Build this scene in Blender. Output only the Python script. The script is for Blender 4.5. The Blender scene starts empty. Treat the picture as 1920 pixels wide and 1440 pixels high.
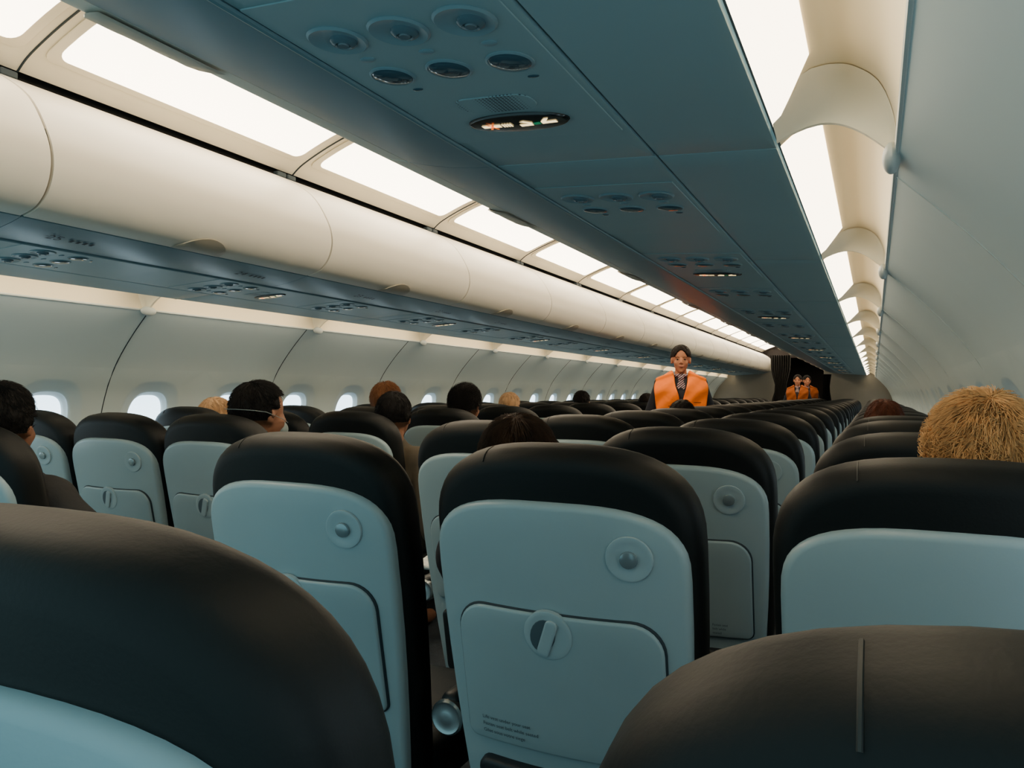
import bpy, bmesh, math, random
from mathutils import Vector, Matrix
random.seed(4)
PI=math.pi
scene=bpy.context.scene
C=scene.collection
CZ=1.21; CX=1.49
sin,cos=math.sin,math.cos

# ---------------------------------------------------------------- materials
def lin(h):
    h=h.lstrip('#'); o=[]
    for i in (0,2,4):
        c=int(h[i:i+2],16)/255
        o.append(c/12.92 if c<=.04045 else ((c+.055)/1.055)**2.4)
    return o+[1]
def mat(name,col,rough=.5,metal=0,bump=0,bscale=60,var=0,vscale=6,emit=None,es=0,coat=0,stretch=None,spec=None):
    m=bpy.data.materials.new(name); m.use_nodes=True
    nt=m.node_tree; b=nt.nodes['Principled BSDF']
    c=lin(col); b.inputs['Base Color'].default_value=c
    b.inputs['Roughness'].default_value=rough; b.inputs['Metallic'].default_value=metal
    if spec is not None: b.inputs['Specular IOR Level'].default_value=spec
    if coat: b.inputs['Coat Weight'].default_value=coat
    tc=nt.nodes.new('ShaderNodeTexCoord')
    mp=nt.nodes.new('ShaderNodeMapping'); nt.links.new(tc.outputs['Object'],mp.inputs['Vector'])
    if stretch: mp.inputs['Scale'].default_value=stretch
    if var:
        n=nt.nodes.new('ShaderNodeTexNoise'); n.inputs['Scale'].default_value=vscale; n.inputs['Detail'].default_value=4
        nt.links.new(mp.outputs[0],n.inputs['Vector'])
        r=nt.nodes.new('ShaderNodeValToRGB')
        r.color_ramp.elements[0].position=.3; r.color_ramp.elements[1].position=.7
        r.color_ramp.elements[0].color=[x*(1-var) for x in c[:3]]+[1]
        r.color_ramp.elements[1].color=[min(1,x*(1+var)) for x in c[:3]]+[1]
        nt.links.new(n.outputs['Fac'],r.inputs[0]); nt.links.new(r.outputs[0],b.inputs['Base Color'])
    if bump:
        n=nt.nodes.new('ShaderNodeTexNoise'); n.inputs['Scale'].default_value=bscale; n.inputs['Detail'].default_value=3
        nt.links.new(mp.outputs[0],n.inputs['Vector'])
        bp=nt.nodes.new('ShaderNodeBump'); bp.inputs['Strength'].default_value=bump; bp.inputs['Distance'].default_value=.004
        nt.links.new(n.outputs['Fac'],bp.inputs['Height']); nt.links.new(bp.outputs[0],b.inputs['Normal'])
    if emit:
        b.inputs['Emission Color'].default_value=lin(emit); b.inputs['Emission Strength'].default_value=es
    return m
M={}
M['leather']=mat('dark_leather','#0d0f0e',.55,bump=.06,bscale=260,var=.12,vscale=10,spec=.24)
M['stitch']=mat('seam_leather','#222320',.6)
M['shell']=mat('seat_shell_plastic','#93a6aa',.38,bump=.03,bscale=300,var=.04,vscale=3)
M['tray']=mat('tray_plastic','#8fa2a6',.38,bump=.03,bscale=300,var=.04)
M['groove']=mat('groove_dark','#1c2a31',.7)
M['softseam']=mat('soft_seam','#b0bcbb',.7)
M['knob']=mat('knob_grey','#8b9a9e',.25,metal=.5)
M['dish']=mat('dish_grey','#99abaf',.4)
M['slot']=mat('latch_slot_shadow','#43535a',.6)
M['print']=mat('print_ink','#2f4048',.7)
M['fabric']=mat('seat_leather_front','#14181b',.55,bump=.1,bscale=150)
M['metal']=mat('brushed_metal','#9aa0a0',.3,metal=.9)
M['arm']=mat('armrest_plastic','#23282a',.45)
M['bin']=mat('bin_door_cream','#d6d0c1',.45,var=.02,vscale=2)
M['latch']=mat('bin_latch_beige','#a89f8d',.4)
M['housing']=mat('bin_housing','#22221f',.8)
M['rail']=mat('bin_rail_blue','#5e7f89',.35)
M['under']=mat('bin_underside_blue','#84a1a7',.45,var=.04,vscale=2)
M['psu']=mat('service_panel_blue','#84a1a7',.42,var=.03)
M['black']=mat('gap_black','#0b0c0b',.9)
M['ceil']=mat('ceiling_cream','#e2d8c2',.6,var=.02)
M['wall']=mat('sidewall_panel','#cbd9d9',.5,var=.03,vscale=2)
M['wframe']=mat('window_surround','#d5dedf',.5)
M['cove']=mat('cove_cream','#efe0c0',.6)
M['lamp']=mat('ceiling_diffuser','#ffffff',.5,emit='#ffedd0',es=9.5)
M['lampc']=mat('cove_diffuser','#ffffff',.5,emit='#ffebc8',es=9)
M['pane']=mat('window_daylight','#ffffff',.3,emit='#cfeeff',es=4.2)
M['carpet']=mat('cabin_carpet','#222b33',.95,bump=.6,bscale=200,var=.3,vscale=40)
M['ribm']=mat('cove_rib','#fbf0d6',.55)
M['capm']=mat('cove_cap','#b9c1bf',.45)
M['vent']=mat('vent_ring','#728f98',.35)
M['nozzle']=mat('vent_nozzle','#4d6670',.25)
M['lens']=mat('reading_lens','#35505c',.12,coat=.5)
M['signp']=mat('sign_plate','#11191c',.2)
M['icon']=mat('icon_lit','#fff0d8',.5,emit='#ffe0a0',es=2.2)
M['iconx']=mat('icon_orange','#ff8a40',.5,emit='#ff7a2a',es=1.0)
M['icong']=mat('icon_green','#1f8a60',.5,emit='#1f9a6a',es=.3)
M['skin']=mat('skin','#a87052',.6,var=.05,vscale=20,spec=.2)
M['skin2']=mat('skin_tan','#85593f',.55,var=.05,vscale=20)
M['vest']=mat('orange_vest','#f27402',.7,bump=.35,bscale=28,var=.12,spec=.15)
M['vest_shaded']=mat('orange_vest_shaded','#8a4510',.7,bump=.15,bscale=25,var=.08,spec=.15)  # same vest orange, darkened to paint in the dim light up front
M['uniform']=mat('navy_uniform','#10141f',.8)
M['lips']=mat('lips','#8a4032',.5)
M['eyew']=mat('eye_white','#8f867c',.6,spec=.1)
M['eyed']=mat('eye_dark','#1e120b',.7,spec=.1)
M['mask']=mat('face_mask','#74807f',.8)
M['paper']=mat('newsprint','#b9bdb8',.8,var=.25,vscale=70)
M['curtain']=mat('curtain_cloth','#14120f',.9,bump=.2)
M['bulk']=mat('bulkhead_panel','#6f6c62',.6,var=.03)
M['galley']=mat('galley_dark','#1c120f',.6,var=.2)
def hairmat(n,c): return mat(n,c,.65,bump=.5,bscale=120,var=.3,vscale=60,stretch=(1,1,.25),spec=.15)
def cloth(n,c): return mat(n,c,.85,bump=.3,bscale=60,var=.12)
# scarf stripes
m=mat('scarf_stripes','#8b1f25',.6); nt=m.node_tree
w=nt.nodes.new('ShaderNodeTexWave'); w.inputs['Scale'].default_value=22; tc=nt.nodes.new('ShaderNodeTexCoord')
mp=nt.nodes.new('ShaderNodeMapping'); mp.inputs['Rotation'].default_value=(0,.9,0)
nt.links.new(tc.outputs['Object'],mp.inputs[0]); nt.links.new(mp.outputs[0],w.inputs[0])
r=nt.nodes.new('ShaderNodeValToRGB'); r.color_ramp.interpolation='CONSTANT'
r.color_ramp.elements[0].color=lin('#141a30'); r.color_ramp.elements[1].position=.45; r.color_ramp.elements[1].color=lin('#7d1620')
e=r.color_ramp.elements.new(.88); e.color=lin('#b9b2aa')
nt.links.new(w.outputs[0],r.inputs[0]); nt.links.new(r.outputs[0],nt.nodes['Principled BSDF'].inputs['Base Color']); M['scarf']=m
# speaker grille dots
m=mat('speaker_grille','#3a5967',.5); nt=m.node_tree
v=nt.nodes.new('ShaderNodeTexVoronoi'); v.inputs['Scale'].default_value=170; v.inputs['Randomness'].default_value=0
tc=nt.nodes.new('ShaderNodeTexCoord'); nt.links.new(tc.outputs['Object'],v.inputs['Vector'])
r=nt.nodes.new('ShaderNodeValToRGB'); r.color_ramp.elements[0].position=.34; r.color_ramp.elements[0].color=lin('#1b2d36')
r.color_ramp.elements[1].position=.42; r.color_ramp.elements[1].color=lin('#84a1a7')
nt.links.new(v.outputs['Distance'],r.inputs[0]); nt.links.new(r.outputs[0],nt.nodes['Principled BSDF'].inputs['Base Color']); M['grille']=m

# ---------------------------------------------------------------- object helpers
def obj(name,bm,m,parent=None,off=None,smooth=True,loc=None):
    if off is not None: bmesh.ops.translate(bm,verts=bm.verts,vec=-Vector(off))
    bmesh.ops.recalc_face_normals(bm,faces=bm.faces)
    me=bpy.data.meshes.new(name); bm.to_mesh(me); bm.free()
    if m: me.materials.append(m)
    if smooth:
        for p in me.polygons: p.use_smooth=True
        try: me.set_sharp_from_angle(angle=math.radians(40))
        except Exception: pass
    o=bpy.data.objects.new(name,me); C.objects.link(o)
    if parent: o.parent=parent
    if loc: o.location=loc
    return o
def thing(name,label,cat,loc=(0,0,0),rz=0,group=None):
    o=bpy.data.objects.new(name,None); C.objects.link(o); o.location=loc; o.rotation_euler=(0,0,rz)
    o.empty_display_size=.1
    o['label']=label; o['category']=cat
    if group: o['group']=group
    return o
def tag(o,label,cat,group=None):
    o['label']=label; o['category']=cat
    if group: o['group']=group
    return o
def struct(o,label=None):
    o['kind']='structure'
    if label: o['label']=label
    return o
def dup(root,loc,label,rz=None,group=None,skip=()):
    r=root.copy(); C.objects.link(r); r.location=loc; r['label']=label
    if rz is not None: r.rotation_euler=(0,0,rz)
    if group: r['group']=group
    for ch in list(root.children):
        if ch.name.split('.')[0] in skip: continue
        c=ch.copy(); C.objects.link(c); c.parent=r
        for g in ch.children:
            d=g.copy(); C.objects.link(d); d.parent=c
    return r
def sgn(x): return -1 if x<0 else 1
def catmull(pts,n=6):
    out=[]
    P=[pts[0]]+list(pts)+[pts[-1]]
    for i in range(1,len(P)-2):
        a,b,c,d=P[i-1],P[i],P[i+1],P[i+2]
        for k in range(n):
            t=k/n
            out.append(tuple(.5*((2*b[j])+(-a[j]+c[j])*t+(2*a[j]-5*b[j]+4*c[j]-d[j])*t*t+(-a[j]+3*b[j]-3*c[j]+d[j])*t**3) for j in range(len(b))))
    out.append(tuple(pts[-1])); return out
def skinloops(bm,loops,closed=True,cap0=True,cap1=True):
    V=[[bm.verts.new(p) for p in l] for l in loops]
    n=len(V[0])
    for a,b in zip(V,V[1:]):
        for i in range(n if closed else n-1):
            j=(i+1)%n
            try: bm.faces.new((a[i],a[j],b[j],b[i]))
            except ValueError: pass
    for fl,l in ((cap0,V[0]),(cap1,V[-1])):
        if fl:
            c=sum((v.co for v in l),Vector())/n; cv=bm.verts.new(c)
            for i in range(n): bm.faces.new((l[i],l[(i+1)%n],cv))
def slab(bm,pts,w0,w1,r,fn,steps=4,dome=0):
    n=len(pts); nr=[]
    for i in range(n):
        a=pts[i-1]; b=pts[(i+1)%n]; d=Vector((b[0]-a[0],b[1]-a[1]))
        d=d.normalized() if d.length>1e-9 else Vector((1,0)); nr.append((d.y,-d.x))
    cu=sum(p[0] for p in pts)/n; cv=sum(p[1] for p in pts)/n
    def ins(d): return [(p[0]-q[0]*d,p[1]-q[1]*d) for p,q in zip(pts,nr)]
    loops=[]
    base=ins(r)
    for s in (.12,.3,.5,.7,.85):
        loops.append([fn(cu+(p[0]-cu)*s,cv+(p[1]-cv)*s,w0-dome*(1-s*s)) for p in base])
    for k in range(steps+1):
        a=PI/2*k/steps
        q=ins(r*(1-sin(a))); loops.append([fn(p[0],p[1],w0+r*(1-cos(a))) for p in q])
    for k in range(steps+1):
        a=PI/2*k/steps
        q=ins(r*(1-cos(a))); loops.append([fn(p[0],p[1],w1-r*(1-sin(a))) for p in q])
    for s in (.6,.2):
        loops.append([fn(cu+(p[0]-cu)*s,cv+(p[1]-cv)*s,w1) for p in base])
    skinloops(bm,loops)
def lathe(bm,prof,fn,u0,v0,n=28,eu=1,ev=1):
    loops=[[fn(u0+eu*r*cos(2*PI*i/n),v0+ev*r*sin(2*PI*i/n),h) for i in range(n)] for r,h in prof]
    skinloops(bm,loops)
def rrect(hw,hh,r,cu=0,cv=0,n=6,rb=None):
    pts=[]
    rb=r if rb is None else rb
    for (sx,sy,a0,rr) in ((1,-1,-PI/2,rb),(1,1,0,r),(-1,1,PI/2,r),(-1,-1,PI,rb)):
        for k in range(n+1):
            a=a0+PI/2*k/n
            pts.append((cu+sx*(hw-rr)+rr*cos(a),cv+sy*(hh-rr)+rr*sin(a)))
    out=[]
    for i,p in enumerate(pts):
        q=pts[(i+1)%len(pts)]; out.append(p)
        L=math.dist(p,q)
        if L>.06:
            m_=int(L/.04)
            for k in range(1,m_): out.append((p[0]+(q[0]-p[0])*k/m_,p[1]+(q[1]-p[1])*k/m_))
    return out
def tube(bm,pts,r,n=8,closed_ends=True):
    pts=[Vector(p) for p in pts]; loops=[]
    up=Vector((0,0,1))
    for i,p in enumerate(pts):
        a=pts[max(0,i-1)]; b=pts[min(len(pts)-1,i+1)]; d=(b-a).normalized()
        x=d.cross(up)
        if x.length<.05: x=d.cross(Vector((0,1,0)))
        x.normalize(); y=d.cross(x)
        rr=r[i] if isinstance(r,(list,tuple)) else r
        loops.append([p+x*rr*cos(2*PI*k/n)+y*rr*sin(2*PI*k/n) for k in range(n)])
    skinloops(bm,loops,cap0=closed_ends,cap1=closed_ends)
def capsule(bm,p,q,r1,r2,n=14):
    p=Vector(p);q=Vector(q);d=(q-p).normalized()
    pts=[];rs=[]
    for k in range(1,5):
        a=PI/2*(1-k/4); pts.append(p-d*r1*sin(a)); rs.append(max(r1*cos(a),r1*.02))
    for t in (.33,.66): pts.append(p.lerp(q,t)); rs.append(r1+(r2-r1)*t)
    for k in range(0,4):
        a=PI/2*k/4; pts.append(q+d*r2*sin(a)); rs.append(r2*cos(a))
    tube(bm,pts,rs,n)
def ellip(bm,c,r,rot=None,n=20):
    m_=Matrix.Translation(c)
    if rot: m_=m_@rot
    m_=m_@Matrix.Diagonal((r[0],r[1],r[2],1))
    bmesh.ops.create_uvsphere(bm,u_segments=n,v_segments=n//2+2,radius=1,matrix=m_)
def rbox(bm,c,s,r,fn=None):
    hw,hd,hh=s[0]/2,s[1]/2,s[2]/2
    f=lambda u,v,w: Vector((c[0]+u,c[1]+v,c[2]+w))
    slab(bm,rrect(hw,hd,min(r*1.5,hw*.95,hd*.95)),-hh,hh,min(r,hh*.95),f)
def text_bm(s,size,fn,align='LEFT'):
    cu=bpy.data.curves.new('t','FONT'); cu.body=s; cu.size=size; cu.align_x=align; cu.resolution_u=2
    o=bpy.data.objects.new('t',cu); C.objects.link(o)
    dg=bpy.context.evaluated_depsgraph_get(); dg.update()
    me=bpy.data.meshes.new_from_object(o.evaluated_get(dg))
    bm=bmesh.new(); bm.from_mesh(me)
    for v in bm.verts: v.co=fn(v.co.x,v.co.y)
    bpy.data.objects.remove(o); bpy.data.curves.remove(cu); bpy.data.meshes.remove(me)
    return bm

# ---------------------------------------------------------------- camera
cd=bpy.data.cameras.new('camera'); cam=bpy.data.objects.new('camera',cd); C.objects.link(cam)
cd.sensor_width=36; cd.lens=36*1450/1920; cd.clip_start=.02
cam.matrix_world=Matrix.Translation((CX,0,CZ))@Matrix.Rotation(math.radians(25.1),4,'Z')@Matrix.Rotation(math.radians(90.6),4,'X')@Matrix.Rotation(math.radians(.4),4,'Z')
scene.camera=cam

# ---------------------------------------------------------------- profiles
WP=[(.36,1.52),(.25,1.63),(.12,1.735),(-.02,1.805),(-.2,1.85),(-.5,1.865),(-.9,1.80),(-1.21,1.68)]
WPd=catmull([(a,b) for a,b in WP],8)
def wx(z):
    if z>=WPd[0][0]: return WPd[0][1]
    for a,b in zip(WPd,WPd[1:]):
        if a[0]>=z>=b[0]:
            t=(a[0]-z)/(a[0]-b[0]+1e-9); return a[1]+(b[1]-a[1])*t
    return WPd[-1][1]
Y0=-.77; BAY=.545; NB=35; YE=Y0+BAY*NB
DOORP=catmull([(.62,.472),(.555,.492),(.51,.54),(.495,.61),(.52,.69),(.60,.80),(.735,.885)],6)
CEILP=catmull([(.76,.92),(.70,.962),(.55,1.025),(.40,1.068),(.2,1.095),(0,1.10)],6)
def cz(t):
    for a,b in zip(CEILP,CEILP[1:]):
        if a[0]>=t>=b[0]:
            k=(a[0]-t)/(a[0]-b[0]+1e-9); return a[1]+(b[1]-a[1])*k
    return CEILP[-1][1]

def strip(bm,prof,y0,y1,s=1,ny=1):
    loops=[[Vector((s*p[0],y0+(y1-y0)*k/ny,CZ+p[1])) for p in prof] for k in range(ny+1)]
    skinloops(bm,loops,closed=False,cap0=False,cap1=False)
bm=bmesh.new(); rbox(bm,(0,(Y0+21)/2,-.03),(3.5,21-Y0,.06),.01); struct(obj('floor',bm,M['carpet']),'dark blue cabin carpet')
bm=bmesh.new(); prof=CEILP+[(-a,b) for a,b in CEILP[::-1][1:]]
strip(bm,prof,Y0,YE,1,4); strip(bm,[(a,b+.02) for a,b in prof],Y0,YE,1,4)
struct(obj('ceiling',bm,M['ceil']),'cream ceiling panels above the aisle')

# walls with window openings
WC=-.18; HW,HH=.118,.168
def wallpt(s,y,z,dep=0):
    return Vector((s*(wx(z)+dep),y,CZ+z))
angs=sorted(set([round(2*PI*i/40,6) for i in range(40)]+[round(a,6) for a in (math.atan2(.28,BAY/2),PI-math.atan2(.28,BAY/2),PI+math.atan2(.28,BAY/2),2*PI-math.atan2(.28,BAY/2))]))
def se(a,hw,hh,n=3.0):
    c,s_=cos(a),sin(a); return (hw*sgn(c)*abs(c)**(2/n),hh*sgn(s_)*abs(s_)**(2/n))
def rayrect(a,hw,hh):
    c,s_=cos(a),sin(a); k=min(hw/abs(c) if abs(c)>1e-6 else 1e9,hh/abs(s_) if abs(s_)>1e-6 else 1e9); return (k*c,k*s_)
zt,zb=WC+.28,WC-.28
for s,side in ((-1,'left'),(1,'right')):
    bm=bmesh.new()
    for b in range(NB):
        yc=Y0+BAY*(b+.5)
        L=[]
        L.append([wallpt(s,yc+p[0],WC+p[1]) for p in (rayrect(a,BAY/2,.28) for a in angs)])
        for ex,dp in ((.060,0),(.048,.001),(.042,.006),(.012,.010),(.0,.018)):
            L.append([wallpt(s,yc+p[0],WC+p[1],dp) for p in (se(a,HW+ex,HH+ex) for a in angs)])
        skinloops(bm,L,cap0=False,cap1=False)
        for za,zbb,n in ((.36,zt,8),(zb,-1.21,10)):
            lo=[[wallpt(s,yc-BAY/2,za+(zbb-za)*k/n),wallpt(s,yc,za+(zbb-za)*k/n),wallpt(s,yc+BAY/2,za+(zbb-za)*k/n)] for k in range(n+1)]
            skinloops(bm,lo,closed=False,cap0=False,cap1=False)
    bmesh.ops.remove_doubles(bm,verts=bm.verts,dist=.0005)
    struct(obj('wall_'+side,bm,M['wall']),'curved pale sidewall with round-cornered windows')
wn=1
for s in (-1,1):
    wf=None
    for b in range(NB):
        yc=Y0+BAY*(b+.5)
        if wf is None:
            bm=bmesh.new()
            L=[[wallpt(s,p[0],WC+p[1],dp) for p in (se(a,HW*sc,HH*sc) for a in angs)] for sc,dp in ((1.02,.016),(.97,.030),(.92,.036),(.90,.05))]
            skinloops(bm,L,cap0=False,cap1=False)
            org=Vector((s*wx(WC),0,CZ+WC))
            o=obj('window_%d'%wn,bm,M['wframe'],off=org); wf=o
            bm=bmesh.new(); L=[[wallpt(s,p[0]*k,WC+p[1]*k,.047) for p in (se(a,HW*.93,HH*.93) for a in angs)] for k in (1,.5)]
            skinloops(bm,L,cap0=False); pn=obj('pane',bm,M['pane'],o,off=org); wp=pn
        else:
            o=wf.copy(); o.name='window_%d'%wn; C.objects.link(o); p_=wp.copy(); C.objects.link(p_); p_.parent=o
        o.location=(s*wx(WC),yc,CZ+WC); struct(o); wn+=1
tn=1
for s in (-1,1):
    for k in range(17):
        y=2.50+1.09*(k-2)
        if y>YE: break
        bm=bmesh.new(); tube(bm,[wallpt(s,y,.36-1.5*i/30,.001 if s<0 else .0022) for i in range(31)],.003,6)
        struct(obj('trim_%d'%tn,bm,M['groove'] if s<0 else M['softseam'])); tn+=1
COVE=catmull([(1.41,.457),(1.43,.468),(1.46,.471),(1.495,.452),(1.515,.41),(1.522,.36)],5)
LP=1.17; LY=.24
for s in (-1,1):
    bm=bmesh.new(); strip(bm,COVE,Y0,YE,s,2); strip(bm,[(a+.01,b+.015) for a,b in COVE],Y0,YE,s,2)
    strip(bm,[(1.35,.41),(1.413,.459)],Y0,YE,s,1)
    struct(obj('trim_%d'%tn,bm,M['cove']),'cream light cove above the sidewall'); tn+=1
    bm=bmesh.new(); tube(bm,[(s*1.521,Y0,CZ+.362),(s*1.521,YE,CZ+.362)],.005,8)
    struct(obj('trim_%d'%tn,bm,M['capm'])); tn+=1
    bm=bmesh.new(); strip(bm,[(.735,.885),(.80,.91),(.80,.94),(.755,.93)],Y0,YE,s,1)  # added black strip, stands in for shade inside the enclosed gap
    struct(obj('trim_%d'%tn,bm,M['black']),'black strip painting the shade in the gap between bins and ceiling'); tn+=1
    for k in range(0,16):
        y=LY+LP*k
        bm=bmesh.new(); tube(bm,[(s*a,y,CZ+b-.001) for a,b in CEILP if a>.28],.0035,6)
        struct(obj('trim_%d'%tn,bm,M['groove'])); tn+=1
# ---------------------------------------------------------------- overhead bins
ORD=['nearest','second','third','fourth','fifth','sixth','seventh','eighth','ninth','tenth','eleventh','twelfth','thirteenth','fourteenth','fifteenth','sixteenth','seventeenth','eighteenth','nineteenth','twentieth','twenty-first','twenty-second','twenty-third']
PITCH=1.175; BY=.165; UX,UZ,OZ=.82,.438,.406
_l=math.hypot(1.343-UX,OZ-UZ); E0,E1=(1.343-UX)/_l,(OZ-UZ)/_l
def UP(s):
    return lambda p,q,h: Vector((s*(UX+E0*p+E1*h),q,CZ+UZ+E1*p-E0*h))
def prism(bm,prof,y0,y1,s):
    L=[[Vector((s*a,y,CZ+b)) for a,b in prof] for y in (y0,y1)]
    V=[[bm.verts.new(p) for p in l] for l in L]; n=len(prof)
    for i in range(n): bm.faces.new((V[0][i],V[0][(i+1)%n],V[1][(i+1)%n],V[1][i]))
    bm.faces.new(V[0]); bm.faces.new(V[1][::-1])
def make_bin(s,label,group):
    org=Vector((s*1.0,0,CZ+.44)); t=thing('overhead_bin',label,'overhead bin',org,0,group)
    L=PITCH; g=.0045
    bm=bmesh.new(); prism(bm,[(.82,.455),(1.335,.418),(1.345,.48),(1.40,.62),(1.30,.80),(.95,.885),(.76,.88),(.67,.81),(.60,.72),(.575,.60),(.62,.51),(.66,.49)],.002,L-.002,s)
    obj('housing',bm,M['housing'],t,org,False)
    bm=bmesh.new()
    inner=[(a+.014,b-.003 if b>.7 else b+.012) for a,b in DOORP]
    prism(bm,DOORP+inner[::-1],g,L-g,s); d=obj('door',bm,M['bin'],t,org)
    bm=bmesh.new()
    def dm(i): 
        i=max(0,min(len(DOORP)-1.001,i)); k=int(i); f=i-k; a=DOORP[k]; b=DOORP[k+1]; return (a[0]+(b[0]-a[0])*f,a[1]+(b[1]-a[1])*f)
    pts=[(.105*cos(PI*k/16),8*sin(PI*k/16)) for k in range(17)]
    def lf(u,v,w):
        a,b=dm(1+v); return Vector((s*(a-.0065-w),L*.5+u,CZ+b-.004))
    lo=[[lf(p[0]*k,p[1]*k,.0) for p in pts] for k in (.15,.4,.7,.95,1.0)]
    lo[-1]=[lf(p[0],p[1],-.008) for p in pts]
    skinloops(bm,lo,closed=True,cap0=True,cap1=False); lt=obj('latch_flap',bm,M['latch'],d,org)
    bm=bmesh.new(); RP=[(UX,UZ),(.79,.439),(.73,.446),(.67,.458),(.625,.47),(.63,.482),(.66,.492),(UX,.46)]
    prism(bm,RP,.001,L-.001,s); obj('rail',bm,M['rail'],t,org)
    bm=bmesh.new(); tube(bm,[(s*UX,0,CZ+UZ-.001),(s*UX,L,CZ+UZ-.001)],.005,8); obj('rail_bead',bm,M['rail'],t,org)
    f=UP(s)
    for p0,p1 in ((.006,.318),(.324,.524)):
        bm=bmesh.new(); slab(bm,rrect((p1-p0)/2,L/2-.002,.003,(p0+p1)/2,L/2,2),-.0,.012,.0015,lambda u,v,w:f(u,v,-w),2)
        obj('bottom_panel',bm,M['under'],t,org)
    for yy in (.03,L-.03):
        bm=bmesh.new(); rbox(bm,(s*.745,yy,CZ+.895),(.03,.05,.02),.004)
        obj('hinge',bm,M['groove'],t,org)
    return t
bins=15
for s,side,sd in ((-1,'left','far'),(1,'right','near')):
    gr='overhead bins along the %s side'%side
    first=None
    for k in range(bins):
        y=BY+PITCH*k
        nm=ORD[k] if k<9 else None
        if s<0: lb=('cream curved overhead bin on the left side, %s from the camera'%nm) if nm else 'small distant cream overhead bin near the front end of the left row'
        else: lb=('overhead bin seen from below with blue-grey underside, right side, %s from the camera'%nm) if nm else 'small distant blue-grey bin underside at the front end of the right row'
        if k==0 and s<0: lb='cream overhead bin cut off by the left edge of the photo'
        if first is None: first=make_bin(s,lb,gr); first.location.y=y
        else: dup(first,(first.location.x,y,first.location.z),lb,group=gr)
# row number decals on left rail (lie on the rail slope)
RN=list(range(25,12,-1))
for i,n in enumerate(RN):
    yc=1.47+.745*i
    A=Vector((-.795,0,CZ+.4375)); B=Vector((-.63,0,CZ+.4685)); dv=(B-A)
    nrm=Vector((.18,0,-.98))
    def fn(x,y,yc=yc):
        p=A+dv*(.42+y/.168); p=p+nrm*.006; p.y=yc+x; return p
    bm=text_bm(str(n),.05,fn)
    for k in range(4):
        b2=[(.075+.022*k,.002),(.086+.022*k,.002),(.086+.022*k,.022),(.075+.022*k,.022)]
        vs=[bm.verts.new(fn(*p)) for p in b2]; bm.faces.new(vs)
    og=(-.70,yc,CZ+.455)
    o=obj('row_number',bm,M['groove'],off=og,smooth=False,loc=og)
    tag(o,'dark printed row number %d on the blue rail under the left bins'%n,'row number','row numbers on the left rail')

# ---------------------------------------------------------------- ceiling lights & cove lights
def make_clight(s,label,group):
    org=Vector((s*.55,0,CZ+1.03)); t=thing('ceiling_light',label,'ceiling light',org,0,group)
    f=lambda u,v,w: Vector((s*(.55+u),v,CZ+cz(.55+u)-.001-w))
    bm=bmesh.new(); slab(bm,rrect(.148,LP/2-.03,.03,0,LP/2,4),0,.006,.003,f,2); obj('frame',bm,M['ceil'],t,org)
    bm=bmesh.new(); slab(bm,rrect(.126,LP/2-.06,.035,0,LP/2,5),.003,.008,.002,f,2); obj('diffuser',bm,M['lamp'],t,org)
    return t
for s,side in ((-1,'left'),(1,'right')):
    first=None; gr='long ceiling lights above the %s bins'%side
    for k in range(bins):
        y=LY+LP*k
        if s<0:
            lb=('bright long ceiling light above the left bins, %s from the camera'%ORD[k]) if k<9 else 'small distant bright ceiling light above the far end of the left bins'
        else: lb='bright long ceiling light above the right bins, behind their doors'
        if first is None: first=make_clight(s,lb,gr); first.location.y=y
        else: dup(first,(first.location.x,y,first.location.z),lb,group=gr)
def make_cove(s,label,group):
    org=Vector((s*1.43,0,CZ+.45)); t=thing('cove_light',label,'wall light',org,0,group); L=1.19
    def f(u,v,w):
        return Vector((s*(1.347+.062*v+w),u,CZ+.408+.047*v))
    bm=bmesh.new()
    pts=[(.04,0.02),(.4,.02),(.8,.02),(L-.05,.02),(L-.12,.5),(L-.20,1.0),(.7,1.0),(.35,1.0),(.04,1.0),(.035,.5)]
    V=[bm.verts.new(f(p[0],p[1],.001)) for p in pts]; bm.faces.new(V)
    obj('diffuser',bm,M['lampc'],t,org,False)
    bm=bmesh.new()
    edge=[]
    TT=[(1.350,.412),(1.365,.424),(1.38,.436),(1.395,.447)]+COVE
    TT=[(a,b-.001) for a,b in TT]
    for i in range(len(TT)):
        t_=(TT[i][0]-1.350)/(1.522-1.350)
        edge.append((1.347+(1.52-1.347)*t_,.406+(.362-.406)*t_+.040*sin(PI*t_)))
    lo=[]
    for k in range(9):
        a=PI/2*k/8
        lo.append([Vector((s*(e_[0]+(q[0]-e_[0])*sin(a)),-(.17*(1-(i/len(TT)))**.8)*(1-cos(a)),CZ+e_[1]+(q[1]-e_[1])*sin(a)-.001)) for i,(e_,q) in enumerate(zip(edge,TT))])
    skinloops(bm,lo,closed=False,cap0=False,cap1=False)
    skinloops(bm,[[Vector((s*e_[0],0,CZ+e_[1]-.001)) for e_ in edge],[Vector((s*e_[0],.010,CZ+e_[1]-.001)) for e_ in edge],[Vector((s*e_[0],.012,CZ+e_[1])) for e_ in TT]],closed=False,cap0=False,cap1=False)
    obj('divider_web',bm,M['ribm'],t,org)
    bm=bmesh.new(); ellip(bm,(s*1.513,0,CZ+.358),(.013,.042,.022)); obj('end_cap',bm,M['capm'],t,org)
    return t
for s,side in ((-1,'left'),(1,'right')):
    first=None; gr='cove lights between the %s bins and sidewall'%side
    for k in range(bins):
        y=.11+1.19*k
        if k<9: lb='cove light between %s bins and sidewall, %s from the camera'%(side,ORD[k])
        else: lb='small distant cove light at the far end of the %s sidewall'%side
        if first is None: first=make_cove(s,lb,gr); first.location.y=y
        else: dup(first,(first.location.x,y,first.location.z),lb,group=gr)

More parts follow.
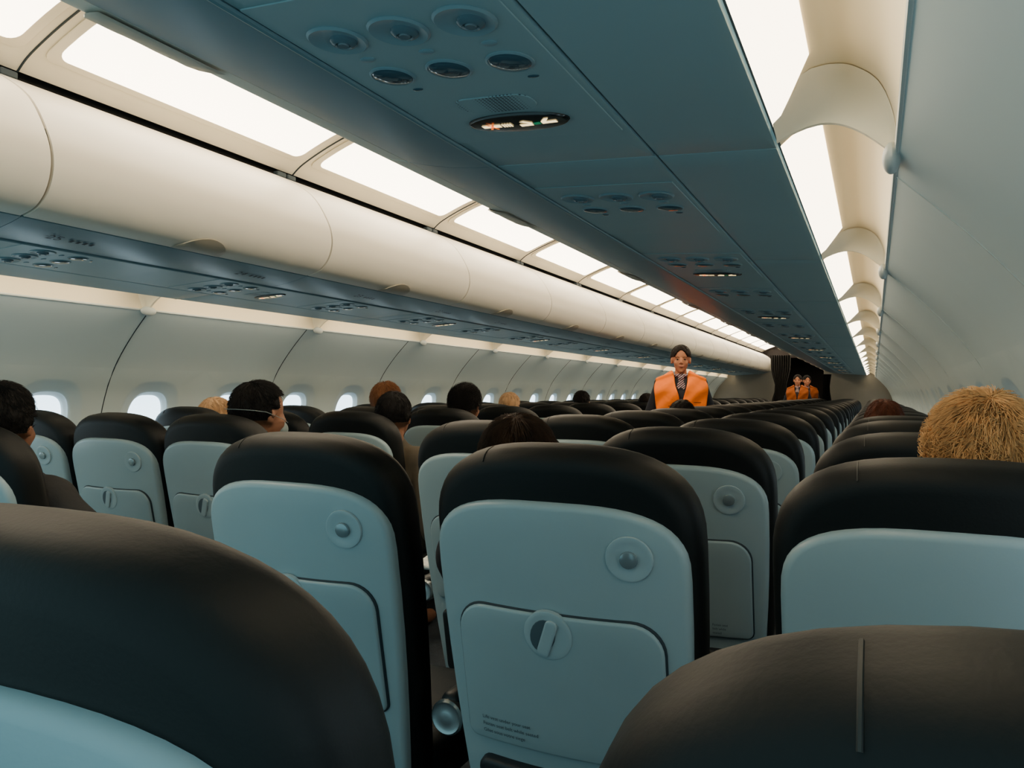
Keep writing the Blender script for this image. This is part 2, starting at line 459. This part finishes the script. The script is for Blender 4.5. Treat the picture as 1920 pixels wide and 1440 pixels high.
# ---------------------------------------------------------------- passenger service units
def make_psu(s,sign,label,group):
    f=UP(s); org=Vector((s*.98,0,CZ+.436)); t=thing('service_unit',label,'service panel',org,0,group)
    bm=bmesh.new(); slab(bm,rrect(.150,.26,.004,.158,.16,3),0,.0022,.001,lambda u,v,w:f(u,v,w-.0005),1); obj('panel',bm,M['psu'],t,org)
    for i,p in enumerate((.072,.161,.250)):
        bm=bmesh.new(); lathe(bm,[(.037,0),(.038,.003),(.035,.0055),(.031,.0045),(.026,.0028),(.018,.0022)],f,p,0)
        v=obj('air_vent',bm,M['vent'],t,org)
        bm=bmesh.new(); lathe(bm,[(.017,.002),(.0165,.0055),(.0135,.008),(.010,.009),(.009,.0075),(.0075,.0072),(.0065,.0095),(.002,.0095)],f,p+.006,.004)
        obj('nozzle',bm,M['nozzle'],v,org)
        bm=bmesh.new(); lathe(bm,[(.032,0),(.032,.003),(.029,.0045),(.028,.0035)],f,p,.12); v=obj('reading_light',bm,M['vent'],t,org)
        bm=bmesh.new(); lathe(bm,[(.0285,.003),(.025,.0055),(.012,.007),(.002,.0075)],f,p,.12); obj('lens',bm,M['lens'],v,org)
        bm=bmesh.new(); lathe(bm,[(.011,0),(.011,.003),(.009,.004)],f,p,.062,20,1,.6); obj('button',bm,M['vent'],t,org)
    for p in (.080,.260):
        bm=bmesh.new(); lathe(bm,[(.007,0),(.007,.003),(.004,.004)],f,p,.172,12,1.2,.5)
        obj('catch',bm,M['lens'],t,org)
    if sign:
        bm=bmesh.new(); slab(bm,rrect(.062,.03,.025,.163,.255,5),0,.0032,.001,f,1); obj('speaker_grille',bm,M['grille'],t,org)
        bm=bmesh.new(); lathe(bm,[(.086,0),(.086,.003),(.083,.006),(.078,.0065)],f,.163,.335,36,1,.44); sg=obj('sign',bm,M['signp'],t,org)
        h=.0075
        def quad(bm,pl): bm.faces.new([bm.verts.new(f(.163+a,.335+b,h)) for a,b in pl])
        def X(a): return -a if s<0 else a
        bm=bmesh.new()
        quad(bm,[(X(-.062),-.006),(X(-.030),-.006),(X(-.030),.006),(X(-.062),.006)])
        for i in range(4): quad(bm,[(X(-.027+.0045*i),-.007),(X(-.024+.0045*i),-.007),(X(-.024+.0045*i),.007),(X(-.027+.0045*i),.007)])
        obj('no_smoking_symbol',bm,M['icon'],sg,org,False)
        bm=bmesh.new(); h=.0082
        for sg2 in (-1,1):
            quad(bm,[(X(-.053),sg2*-.011),(X(-.0495),sg2*-.0125),(X(-.037),sg2*.011),(X(-.0405),sg2*.0125)])
        obj('cross_symbol',bm,M['iconx'],sg,org,False)
        bm=bmesh.new(); h=.0075
        quad(bm,[(X(.002),.001),(X(.024),-.001),(X(.024),.009),(X(.002),.011)])
        quad(bm,[(X(.040),-.003),(X(.066),-.006),(X(.066),.004),(X(.040),.006)])
        quad(bm,[(X(.006),-.010),(X(.014),-.013),(X(.026),-.003),(X(.022),.001)])
        quad(bm,[(X(.050),-.017),(X(.058),-.018),(X(.048),-.002),(X(.040),-.004)])
        obj('seat_belt_symbol',bm,M['icon'],sg,org,False)
        bm=bmesh.new(); quad(bm,[(X(.026),-.002),(X(.038),-.004),(X(.038),.006),(X(.026),.008)])
        obj('buckle_symbol',bm,M['icong'],sg,org,False)
    return t
for s,side,y0,pit,n0 in ((1,'right',.765,.85,19),(-1,'left',1.58,.78,19)):
    fs={}
    for k in range(n0):
        y=y0+pit*k
        if y>17: break
        sign=(k%2==0) if s>0 else (k%2==1)
        if k<9: lb='%s vent and reading-light panel%s under %s bins'%(ORD[k],' with lit sign' if sign else '',side)
        else: lb='tiny distant service panel %s under the %s bins near the front'%('with a lit sign' if sign else 'without a sign',side)
        gr='service panels under the %s bins'%side
        if sign not in fs: fs[sign]=make_psu(s,sign,lb,gr); fs[sign].location.y=y
        else: dup(fs[sign],(fs[sign].location.x,y,fs[sign].location.z),lb,group=gr)

# ---------------------------------------------------------------- seats
TL=math.radians(12); VT=.787; Z0=.344
def SF(u,v,w):
    w=w+.38*u*u
    return Vector((u,(VT-v)*sin(TL)+w*cos(TL),Z0+v*cos(TL)+w*sin(TL)))
def back_outline(a,vt,b,n,v0,a0,N=26):
    pts=[]; vc=vt-b
    for k in range(7):
        t=k/7; pts.append((a0+(a-a0)*sin(t*PI/2),v0+(vc-v0)*t))
    for i in range(N+1):
        th=PI*i/N; c,s_=cos(th),sin(th)
        pts.append((a*sgn(c)*abs(c)**(2/n),vc+b*abs(s_)**(2/n)))
    for k in range(6,-1,-1):
        t=k/7; pts.append((-(a0+(a-a0)*sin(t*PI/2)),v0+(vc-v0)*t))
    for k in range(1,6): pts.append((-a0+2*a0*k/6,v0))
    return pts
def make_seat(label,group):
    t=thing('airline_seat',label,'airplane seat',(0,0,0),0,group)
    bm=bmesh.new(); slab(bm,back_outline(.239,VT,.17,2.75,.03,.208),0,.090,.034,SF,6,dome=.003); cv=obj('backrest',bm,M['leather'],t)
    r=.034
    bm=bmesh.new()
    def topv(u): return VT-.17+.17*(1-(abs(u)/.239)**2.75)**(1/2.75)
    uu=-.120; tv=topv(uu)
    tube(bm,[SF(uu,tv-.0001-r*(1-sin(PI/2*k/10)),r*(1-cos(PI/2*k/10))-.0004) for k in range(4,11)]+[SF(uu,tv,r+.006*j) for j in range(1,4)],.0011,6)
    obj('cross_seam',bm,M['stitch'],cv)
    bm=bmesh.new(); slab(bm,back_outline(.224,VT-.083,.125,3.0,.0,.190),-.014,.03,.012,SF,4,dome=.003); sh=obj('shell',bm,M['shell'],t)
    hu,hv=.134,.622
    bm=bmesh.new(); lathe(bm,[(.038,-.0155),(.037,-.0187),(.034,-.0193),(.027,-.0178),(.014,-.0172),(.002,-.0172)],SF,hu,hv); hk=obj('coat_hook',bm,M['dish'],t)
    bm=bmesh.new(); lathe(bm,[(.013,-.0165),(.0145,-.020),(.0135,-.0235),(.009,-.025),(.002,-.0252)],SF,hu,hv,20); obj('knob',bm,M['knob'],hk)
    bm=bmesh.new(); slab(bm,rrect(.186,.133,.055,0,.384,8,rb=.02),-.0195,-.012,.002,SF,1); obj('tray_gap',bm,M['groove'],t)
    bm=bmesh.new(); slab(bm,rrect(.183,.130,.053,0,.384,8,rb=.018),-.025,-.014,.005,SF,3,dome=.002); tr=obj('tray_table',bm,M['tray'],t)
    lu,lv=-.008,.480
    bm=bmesh.new(); lathe(bm,[(.043,-.019),(.043,-.0272),(.041,-.0280),(.034,-.0276),(.01,-.0275)],SF,lu,lv); obj('latch_dish',bm,M['dish'],tr)
    a=-.35
    def rot(pts): return [(lu+x*cos(a)-y*sin(a),lv-.004+x*sin(a)+y*cos(a)) for x,y in pts]
    bm=bmesh.new(); slab(bm,rot([(.022*cos(2*PI*k/20)-.009,.030*sin(2*PI*k/20)) for k in range(20)]),-.0286,-.0270,.0006,SF,1); obj('latch_slot',bm,M['slot'],tr)
    bm=bmesh.new()
    slab(bm,rot(rrect(.011,.034,.009,0,0,4)),-.0325,-.026,.0025,SF,2); obj('latch',bm,M['dish'],tr)
    lay=bmesh.new()
    for s_,sz,x,y in (('Life vest under your seat',.0095,-.150,.298),('Fasten seat belt while seated',.0095,-.150,.285),('Gilet sous votre siege',.0095,-.150,.272),('Fasten seat',.0085,.085,.288),('belt while',.0085,.085,.277),('seated',.0085,.085,.266)):
        b=text_bm(s_,sz,lambda X_,Y_,x=x,y=y:SF(x+X_,y+Y_,-.0278))
        me=bpy.data.meshes.new('x'); b.to_mesh(me); b.free(); lay.from_mesh(me); bpy.data.meshes.remove(me)
    obj('lettering',lay,M['print'],tr,smooth=False)
    bm=bmesh.new(); slab(bm,rrect(.165,.10,.02,0,.12,4),-.036,-.010,.008,SF,3,dome=.006); obj('pocket',bm,M['fabric'],t)
    bm=bmesh.new(); rbox(bm,(0,.42,.43),(.44,.46,.12),.045); obj('cushion',bm,M['fabric'],t)
    bm=bmesh.new(); tube(bm,[(-.24,.30,.34),(.24,.30,.34)],.02); tube(bm,[(-.24,.58,.34),(.24,.58,.34)],.02)
    for x in (-.2,.2):
        tube(bm,[(x,.30,.34),(x,.22,.03),(x,.22,.0)],.016); tube(bm,[(x,.58,.34),(x,.62,.0)],.016)
    obj('leg_frame',bm,M['metal'],t)
    bm=bmesh.new(); rbox(bm,(-.255,.34,.61),(.045,.40,.045),.018); a=obj('armrest',bm,M['arm'],t)
    bm=bmesh.new(); f=lambda u,v,w: Vector((-.255+u,.15-w,.59+v))
    lathe(bm,[(.034,-.03),(.034,.012),(.030,.016),(.024,.014),(.012,.016),(.002,.016)],f,0,0,24); obj('hinge_cap',bm,M['metal'],a)
    return t
COLS=[('right',1,'window',1.59,0),('right',1,'middle',1.013,0),('right',1,'aisle',.458,1),('left',-1,'aisle',-.59,1),('left',-1,'middle',-1.075,2),('left',-1,'window',-1.57,2)]
ROW0=.37; RP=.78; NR=21
proto=make_seat('x','y')
special={('right','window',0):'very close dark leather seat top at the bottom right corner',
('right','middle',0):'very close dark leather seat filling the bottom left corner',
('right','middle',1):'large grey-backed seat in the centre foreground with tray, latch and lettering',
('right','window',1):'grey-backed seat at the right edge in front of the short blond head',
('right','aisle',1):'grey-backed seat just left of the centre foreground seat',
('left','aisle',1):'seat cut off by the left edge with a passenger in black'}
used=False
cnt={}
for r_ in range(NR):
    for side,sg_,pos,x,start in COLS:
        if r_<start: continue
        y=ROW0+RP*r_
        if r_==0: y=.265 if pos=='middle' else .255
        key=(side,pos); cnt[key]=cnt.get(key,0)+1; n=cnt[key]-1
        if (side,pos,r_) in special: lb=special[(side,pos,r_)]
        elif n<11: lb='dark-topped grey airplane seat, %s from the camera in the %s-side %s column'%(ORD[n],side,pos)
        else: lb='tiny distant dark-topped seat toward the front of the %s-side %s column'%(side,pos)
        gr='seats in the %s-side %s column'%(side,pos)
        dx=random.uniform(-.004,.004)
        zoff=0.006 if r_==0 else random.uniform(-.003,.003)
        if r_==0:
            dx=.016 if pos=='window' else -.014
            if pos=='window': zoff=.003
        if side=='right' and pos!='window' and r_>=2: dx+=.022
        if side=='left' and r_==1: dx=-.06
        loc=(x+dx,y,0)
        if not used:
            proto.location=loc; proto['label']=lb; proto['group']=gr; o=proto; used=True
        else:
            sk=() if r_<6 else (('tray_gap','pocket','armrest') if r_<10 else ('tray_gap','pocket','armrest','coat_hook'))
            o=dup(proto,loc,lb,group=gr,skip=sk)
        o.scale=(1,1,1+zoff)
bm=bmesh.new(); slab(bm,rrect(.11,.14,.01),0,.014,.006,lambda u,v,w: Vector((u,v,w+.05*u*u+.012*sin(v*18)+.012)),2)
tag(obj('folded_newspaper',bm,M['paper'],loc=(.225,2.28,.632)),'folded newspaper lying on the aisle armrest left of the centre seat','newspaper')

# ---------------------------------------------------------------- people
def bake(bm,vox,smooth_it=3,name='m'):
    me=bpy.data.meshes.new(name); bm.to_mesh(me); bm.free()
    o=bpy.data.objects.new('tmp',me); C.objects.link(o)
    md=o.modifiers.new('r','REMESH'); md.mode='VOXEL'; md.voxel_size=vox
    sm=o.modifiers.new('s','SMOOTH'); sm.iterations=smooth_it; sm.factor=.5
    dg=bpy.context.evaluated_depsgraph_get(); dg.update()
    m2=bpy.data.meshes.new_from_object(o.evaluated_get(dg)); m2.name=name
    bpy.data.objects.remove(o); bpy.data.meshes.remove(me)
    for p in m2.polygons: p.use_smooth=True
    return m2
def mobj(name,me,m,parent):
    me=me.copy(); me.materials.clear(); me.materials.append(m)
    o=bpy.data.objects.new(name,me); C.objects.link(o); o.parent=parent; return o
def head_parts(bm,c,R,fem=0):
    P=lambda x,y,z: c+R@Vector((x,y,z))
    R4=R.to_4x4()
    ellip(bm,P(0,-.012,.025),(.072,.092,.086),R4)
    ellip(bm,P(0,.020,-.025),(.058-.003*fem,.066,.074),R4)
    ellip(bm,P(0,.038,-.070),(.035-.004*fem,.040,.034),R4)
    ellip(bm,P(0,.062,-.092),(.015,.016,.013),R4)
    capsule(bm,P(0,.080,.006),P(0,.095,-.026),.006,.0085)
    for s in (-1,1):
        ellip(bm,P(s*.0085,.089,-.030),(.006,.009,.005),R4)
        ellip(bm,P(s*.071,-.004,-.008),(.008,.016,.027),R4)
        ellip(bm,P(s*.034,.054,-.030),(.020,.018,.022),R4)
    ellip(bm,P(0,.078,-.056),(.021,.010,.012),R4)
    capsule(bm,P(0,-.015,-.05),c+Vector((0,-.02,-.19)),.048-.006*fem,.054)
def hand(bm,w,d,s,up=Vector((0,0,1))):
    d=d.normalized(); x=d.cross(up).normalized()
    capsule(bm,w,w+d*.07,.024,.028)
    for i in range(4):
        b=w+d*.08+x*(.024-.016*i); l=[.06,.072,.066,.05][i]
        m=b+d*l*.5; capsule(bm,b-d*.02,m,.0088,.008); capsule(bm,m,m+d*l*.45-up*.02,.008,.0068)
    b=w+d*.02+x*.026*s; capsule(bm,b,b+x*s*.025+d*.04,.011,.008)
def seated(headyaw=0,lean=0,sh=.93,headpitch=0,out=.205,elz=-.28,ely=.03):
    R=Matrix.Rotation(headyaw,3,'Z')@Matrix.Rotation(headpitch,3,'X')
    ht=1.115; c=Vector((lean,-.075,ht))
    shz=sh; res={}
    sho=[Vector((lean*.8+s*.155,-.05,shz-.02)) for s in (-1,1)]
    elb=[Vector((lean*.4-.205,.03,shz-.28)),Vector((lean*.4+out,ely,shz+elz))]
    wri=[Vector((s*.10,.25,.63)) for s in (-1,1)]
    def torso(bm,k):
        ellip(bm,(0,0,.56),(.165+k,.12+k,.11+k)); ellip(bm,(lean*.4,-.02,.70),(.145+k,.105+k,.16+k))
        ellip(bm,(lean*.7,-.045,.84),(.165+k,.112+k,.15+k)); capsule(bm,sho[0],sho[1],.062+k,.062+k)
        capsule(bm,(lean*.85,-.06,shz-.02),(lean,-.07,shz+.05),.075+k*.6,.052+k*.6)
    def arms(bm,k):
        for i in (0,1): capsule(bm,sho[i],elb[i],.05+k,.042+k); capsule(bm,elb[i],wri[i],.040+k,.028+k)
    def legs(bm,k,foot=True):
        for s in (-1,1):
            capsule(bm,(s*.09,.02,.56),(s*.11,.40,.555),.075+k,.058+k); capsule(bm,(s*.11,.40,.555),(s*.11,.40,.12),.054+k,.038+k)
            if foot: capsule(bm,(s*.11,.38,.05),(s*.11,.52,.04),.045,.035)
    bm=bmesh.new(); head_parts(bm,c,R); torso(bm,0); arms(bm,0); legs(bm,0)
    for i,s in ((0,-1),(1,1)): hand(bm,wri[i],Vector((-s*.3,1,-.1)),-s)
    res['body']=bake(bm,.0085,2)
    bm=bmesh.new(); torso(bm,.016); arms(bm,.016); res['top']=bake(bm,.012)
    bm=bmesh.new(); legs(bm,.012,False); ellip(bm,(0,0,.56),(.18,.13,.115)); res['legs']=bake(bm,.012)
    res['c']=c; res['R']=R
    return res
def hairmesh(c,R,rad=(.080,.100,.096),n=900,length=.06,lift=.08,thick=.0009,line=.40,low=-.45,gap=.25,up=0,wild=.2,seed=1,side=-.02,arch=0):
    rnd=random.Random(seed); bm=bmesh.new()
    ctr=Vector((0,-.014,.024))
    def isface(d): return (d.y>gap and d.z<line-arch*d.x*d.x) or (d.z<low) or (d.z<-.0 and d.y>side)
    tmp=bmesh.new(); bmesh.ops.create_uvsphere(tmp,u_segments=64,v_segments=48,radius=1)
    for v in tmp.verts:
        d=v.co.normalized()
        k=.86 if isface(d) else 1+.02*math.sin(d.x*17+seed)*math.cos(d.z*14)
        v.co=c+R@(ctr+Vector((d.x*rad[0]*k,d.y*rad[1]*k,d.z*rad[2]*k)))
    me=bpy.data.meshes.new('h'); tmp.to_mesh(me); tmp.free(); bm.from_mesh(me); bpy.data.meshes.remove(me)
    crown=Vector((.1,-.35,.93)).normalized()
    k=0
    while k<n:
        d=Vector((rnd.gauss(0,1),rnd.gauss(0,1),rnd.gauss(0,1))).normalized()
        if isface(d): continue
        k+=1
        fl=(d-crown*d.dot(crown)) ; fl=(fl.normalized() if fl.length>.05 else Vector((1,0,0)))
        fl=fl+Vector((rnd.gauss(0,wild),rnd.gauss(0,wild),rnd.gauss(0,wild)))+Vector((0,0,up))
        # locks: neighbouring strands share a swirl
        fl=fl+Vector((.5*sin(d.x*9+seed)*wild*2,.4*cos(d.y*8)*wild*2,.4*sin(d.z*10+d.x*6)*wild*2))
        L=length*rnd.uniform(.6,1.2); loops=[]
        x=d.cross(fl).normalized(); lf_=lift*rnd.uniform(.4,1.3)
        for j in range(5):
            t=j/4
            dd=(d+fl*(L/.09)*t).normalized()*(1+lf_*t*(1.15-t*.5))
            p=ctr+Vector((dd.x*rad[0],dd.y*rad[1],dd.z*rad[2]))
            th=thick*(1-.7*t)
            loops.append([c+R@(p+x*th),c+R@(p+d*th*1.2),c+R@(p-x*th)])
        skinloops(bm,loops,closed=True,cap0=False,cap1=False)
    return bm
S0=seated()
HM={'black':hairmat('hair_black','#0d0b0a'),'dark':hairmat('hair_dark_brown','#120b07'),'brown':hairmat('hair_brown','#3c281b'),'blond':hairmat('hair_blond','#c69763'),
'ginger':hairmat('hair_ginger','#7a5033'),'red':hairmat('hair_auburn','#4c2719'),'fair':hairmat('hair_fair','#bd9770')}
CL={'black':cloth('shirt_black','#0a0c0e'),'brown':cloth('jacket_brown','#3c3426'),'grey':cloth('sweater_grey','#3d4347'),'navy':cloth('sweater_navy','#161d2b'),'olive':cloth('shirt_olive','#3a3b2c'),'white':cloth('shirt_pale','#9aa0a2'),'trousers':cloth('trousers','#14171d')}
def passenger(label,x,y,ztop,hair,top,S=S0,rz=0,group=None,**hk):
    x=x-S['c'].x
    t=thing('person',label,'person',(x,y+.075,0),rz,group)
    k=ztop/1.235; t.scale=(k,k,k)
    b=mobj('body',S['body'],M['skin2'],t); mobj('jacket',S['top'],CL[top],b); mobj('trousers',S['legs'],CL['trousers'],b)
    hb=hairmesh(S['c'],S['R'],**hk); obj('hair',hb,HM[hair],b,smooth=True)
    return t,b
X=lambda q: q+CX
SR=seated(lean=.085,out=.165)
passenger('person with short tousled blond hair behind the right edge seat',X(.155),1.42,CZ+.004,'blond','grey',S=SR,n=5500,length=.045,lift=.20,thick=.0010,up=.10,wild=.26,seed=3)
SL=seated(lean=-.08)
passenger('person with brown hair, only the top of the head above the centre seat',X(-.66),1.44,CZ-.044,'brown','navy',S=SL,n=2500,length=.07,lift=.10,seed=4)
passenger('person with auburn hair low over the right window seats',X(.04),3.72,CZ-.020,'red','olive',n=900,length=.06,lift=.12,seed=5)
SA=seated(headyaw=.45,out=.34,elz=-.18,lean=.02)
passenger('person in black at the left edge with short black hair',X(-2.13),1.31,CZ+.02,'black','black',S=SA,n=1500,length=.04,lift=.08,gap=.5,side=.2,seed=6)
SB=seated(headyaw=-.30,lean=.10)
t,b=passenger('person with dark hair and a face mask looking right, left block',X(-1.99),2.13,CZ+.035,'black','black',S=SB,n=2200,length=.05,lift=.10,line=.45,gap=.5,side=.15,seed=7)
bm=bmesh.new(); c,R=SB['c'],SB['R']
ellip(bm,c+R@Vector((0,.057,-.055)),(.044,.046,.038),R.to_4x4()); obj('face_mask',bm,M['mask'],b)
bm=bmesh.new()
for s in (-1,1): tube(bm,[c+R@Vector((s*a,bb,zz)) for a,bb,zz in ((.045,.08,-.03),(.066,.045,-.015),(.083,.0,.0),(.088,-.03,.01),(.084,-.07,.016),(.04,-.116,.02),(0,-.126,.02))],.0012,6)
obj('mask_strap',bm,M['mask'],b)
SC=seated(headyaw=.3,out=.32,elz=-.29,ely=-.20,lean=.05)
passenger('person in a brown jacket with dark hair leaning into the aisle, left block',X(-1.95),2.92,CZ-.0,'black','brown',S=SC,n=1500,length=.04,lift=.08,gap=.5,side=.15,seed=8)
passenger('person with short ginger hair beyond the brown jacket passenger',X(-2.53),3.72,CZ+.055,'ginger','navy',n=1500,length=.04,lift=.12,seed=9)
passenger('person with dark curly hair in the left aisle column',X(-2.03),3.74,CZ+.045,'black','olive',n=2200,length=.05,lift=.2,wild=.9,gap=.5,side=.15,seed=10)
passenger('person with blond hair low between seats by the left windows',X(-3.02),2.92,CZ-.035,'fair','white',n=1200,length=.06,seed=11)
passenger('person with fair hair small above distant left seats',X(-2.52),5.35,CZ+.0,'fair','grey',n=600,seed=12)
passenger('person with grey-brown hair near the left windows, far rows',X(-3.0),4.5,CZ-.01,'brown','grey',n=600,seed=13)
passenger('person with black hair among the distant left middle seats',X(-2.5),6.9,CZ+.02,'black','black',n=500,seed=14)
passenger('person with dark hair in the distant left aisle column',X(-2.05),7.55,CZ+.0,'dark','navy',n=500,seed=15)
passenger('person with dark hair just right of the near attendant',X(-1.0),4.45,CZ-.035,'dark','black',n=500,seed=16)

# standing attendants
def standing():
    Hc=Vector((0,.015,1.475)); R=Matrix.Identity(3); res={'c':Hc,'R':R}
    shz=1.31
    sho=[Vector((s*.150,0,shz-.03)) for s in (-1,1)]
    elb=[Vector((s*.240,-.03,1.03)) for s in (-1,1)]; wri=[Vector((s*.235,.06,.80)) for s in (-1,1)]
    def torso(bm,k):
        ellip(bm,(0,0,.88),(.16+k,.11+k,.13+k)); ellip(bm,(0,0,1.02),(.125+k,.09+k,.14+k)); ellip(bm,(0,.005,1.18),(.145+k,.10+k,.14+k))
        capsule(bm,sho[0],sho[1],.05+k,.05+k); capsule(bm,(0,-.01,shz-.02),(0,-.005,shz+.04),.07+k*.6,.045+k*.5)
        for s in (-1,1): ellip(bm,(s*.06,.065,1.16),(.055+k,.045+k,.055+k))
    def arms(bm,k):
        for i in (0,1): capsule(bm,sho[i],elb[i],.042+k,.036+k); capsule(bm,elb[i],wri[i],.035+k,.025+k)
    def legs(bm,k,foot=True):
        for s in (-1,1):
            capsule(bm,(s*.08,0,.84),(s*.085,.01,.46),.08+k,.052+k); capsule(bm,(s*.085,.01,.46),(s*.085,-.01,.09),.05+k,.034+k)
            if foot: capsule(bm,(s*.085,-.02,.045),(s*.095,.13,.03),.04,.03)
    bm=bmesh.new(); head_parts(bm,Hc,R,1); torso(bm,0); arms(bm,0); legs(bm,0)
    for i,s in ((0,-1),(1,1)): hand(bm,wri[i],Vector((0,.25,-1)),-s,Vector((0,1,0)))
    res['body']=bake(bm,.0045,2)
    bm=bmesh.new(); torso(bm,.012); arms(bm,.014); res['top']=bake(bm,.009)
    bm=bmesh.new(); legs(bm,.012,False); ellip(bm,(0,0,.87),(.175,.125,.12)); res['legs']=bake(bm,.012)
    bm=bmesh.new()
    lobe=[(.010,.99),(.10,.98),(.17,.99),(.190,1.09),(.202,1.19),(.208,1.255),(.192,1.305),(.145,1.345),(.10,1.376),(.068,1.392),(.052,1.36),(.042,1.27),(.012,1.16)]
    for s in (-1,1):
        pts=[(s*a,z) for a,z in lobe]
        if s<0: pts=pts[::-1]
        pts=catmull(pts+[pts[0]],4)[:-1]
        slab(bm,pts,0,.026,.011,lambda u,v,w: Vector((u,.148-w-1.0*u*u-(2.0*max(0,v-1.22)**1.5)+.007*sin(v*42+u*40),v)),3)
        for j in range(12):
            a=.072+.108*j/11; z=1.372-.34*(a-.072)-2.2*max(0,a-.14)**2
            capsule(bm,(s*a,.045,z-.014),(s*a,-.095,z-.02),.016,.016)
    slab(bm,rrect(.18,.19,.05,0,1.15,5),0,.03,.012,lambda u,v,w: Vector((u,-.115-w*1+.8*u*u,v)),3)
    res['vest']=bake(bm,.0055,4)
    return res
ST=standing()
def attendant(label,x,y,rz,hair='dark',vm='vest'):
    t=thing('person',label,'person',(x,y,0),rz)
    b=mobj('body',ST['body'],M['skin'],t); mobj('uniform',ST['top'],M['uniform'],b); mobj('trousers',ST['legs'],M['uniform'],b)
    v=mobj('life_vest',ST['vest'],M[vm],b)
    c=ST['c']
    for s in (-1,1):
        bm=bmesh.new(); ellip(bm,c+Vector((s*.028,.0740,-.003)),(.0100,.006,.0040)); obj('eye_white',bm,M['eyew'],b)
        bm=bmesh.new(); ellip(bm,c+Vector((s*.028,.0780,-.003)),(.0055,.0035,.0045)); obj('iris',bm,M['eyed'],b)
        bm=bmesh.new(); tube(bm,[c+Vector((s*a,yy,zz)) for a,yy,zz in ((.014,.083,.013),(.028,.078,.018),(.044,.067,.012))],.0019,6); obj('eyebrow',bm,M['eyed'],b)
        bm=bmesh.new(); tube(bm,[c+Vector((s*a,yy,zz)) for a,yy,zz in ((.017,.079,-.001),(.028,.080,.0028),(.041,.072,-.001))],.0016,6); obj('eyelash',bm,M['eyed'],b)
    bm=bmesh.new(); tube(bm,[c+Vector((a,yy,zz)) for a,yy,zz in ((-.022,.078,-.053),(-.010,.087,-.057),(0,.089,-.0575),(.010,.087,-.057),(.022,.078,-.053))],[.001,.004,.0045,.004,.001],8); obj('lips',bm,M['lips'],b)
    obj('hair',hairmesh(c,ST['R'],rad=(.081,.102,.096),n=1200,length=.05,lift=.02,wild=.05,line=.54,gap=.34,arch=1.5,seed=2),HM[hair],b)
    bm=bmesh.new(); ellip(bm,c+Vector((0,-.125,.02)),(.035,.03,.035)); obj('hair_bun',bm,HM[hair],b)
    bm=bmesh.new(); 
    ellip(bm,(0,.01,1.345),(.056,.062,.024)); ellip(bm,(0,.080,1.325),(.024,.02,.024)); 
    slab(bm,[(-.010,1.32),(-.030,1.26),(-.018,1.245),(0,1.26),(.018,1.245),(.030,1.26),(.010,1.32)][::-1],0,.012,.004,lambda u,v,w: Vector((u,.128-w-.3*(v-1.2),v)),2)
    obj('neck_scarf',bm,M['scarf'],b)
    for (a,z,l) in ((-.12,1.14,.06),(.11,1.11,.07)):
        bm=bmesh.new(); tube(bm,[Vector((a+l*(k/4-.5),.1475-1.0*(a+l*(k/4-.5))**2-2.0*max(0,z-1.22)**1.5,z)) for k in range(5)],.002,5)
        obj('vest_print',bm,M['eyed'],v)
    bm=bmesh.new(); tube(bm,[(.19*cos(2*PI*k/20),.02+.125*sin(2*PI*k/20),1.03) for k in range(21)],.008,6); obj('vest_strap',bm,M['black'],v)
    return t
attendant('person standing in the aisle wearing an orange life vest and striped scarf',X(-1.385),6.1,PI+.25)
attendant('person in orange life vest far away in the aisle, left of two',X(-1.35),16.0,PI,vm='vest_shaded')
attendant('person standing behind the far orange-vested one, slightly to the right',X(-1.23),16.6,PI+.3,'black',vm='vest_shaded')

# ---------------------------------------------------------------- front end
FY=17.95
bm=bmesh.new(); rbox(bm,(-1.13,FY,1.0),(1.45,.05,2.0),.01); struct(obj('wall_front_left',bm,M['bulk']),'cream bulkhead at the front end')
bm=bmesh.new(); rbox(bm,(1.18,FY,1.0),(1.35,.05,2.0),.01); struct(obj('wall_front_right',bm,M['bulk']))
bm=bmesh.new(); rbox(bm,(0,FY,2.17),(1.6,.05,.34),.01); struct(obj('wall_front_header',bm,M['galley']))
bm=bmesh.new(); rbox(bm,(0,FY+2.3,1.2),(3.4,.05,2.4),.01); struct(obj('wall_front',bm,M['galley']))
bm=bmesh.new(); rbox(bm,(0,FY+1.15,2.3),(3.4,2.3,.05),.01); struct(obj('ceiling_front',bm,M['galley']))
for s,n in ((-1,'front_galley_left'),(1,'front_galley_right')):
    bm=bmesh.new(); rbox(bm,(s*1.3,FY+1.15,1.2),(.9,2.2,2.3),.02); struct(obj('wall_'+n,bm,M['galley']))
def curtain(x0,x1,y,zt_,zb_):
    bm=bmesh.new(); n=60; lo=[]
    for zi in range(14):
        z=zt_+(zb_-zt_)*zi/13; k=1-.45*math.exp(-((z-1.35)/.25)**2)
        xc=(x0+x1)/2-.0
        lo.append([Vector((xc+(x0+(x1-x0)*i/n-xc)*k,y+.035*math.sin(i/n*9*2*PI),z)) for i in range(n+1)])
    skinloops(bm,lo,closed=False,cap0=False,cap1=False)
    return bm
tag(obj('curtain',curtain(-.48,-.08,17.0,2.02,.02),M['curtain'],None,(-.3,17,.1),loc=(-.3,17,.1)),'black gathered curtain hanging at the front end of the left bins','curtain')
tag(obj('curtain',curtain(.50,.72,17.0,1.62,.02),M['curtain'],None,(.6,17,.1),loc=(.6,17,.1)),'dark curtain to the right of the far vested attendants','curtain')

# ---------------------------------------------------------------- light
wld=bpy.data.worlds.new('world'); scene.world=wld; wld.use_nodes=True
bg=wld.node_tree.nodes['Background']; bg.inputs[0].default_value=(.34,.64,.71,1); bg.inputs[1].default_value=1.35
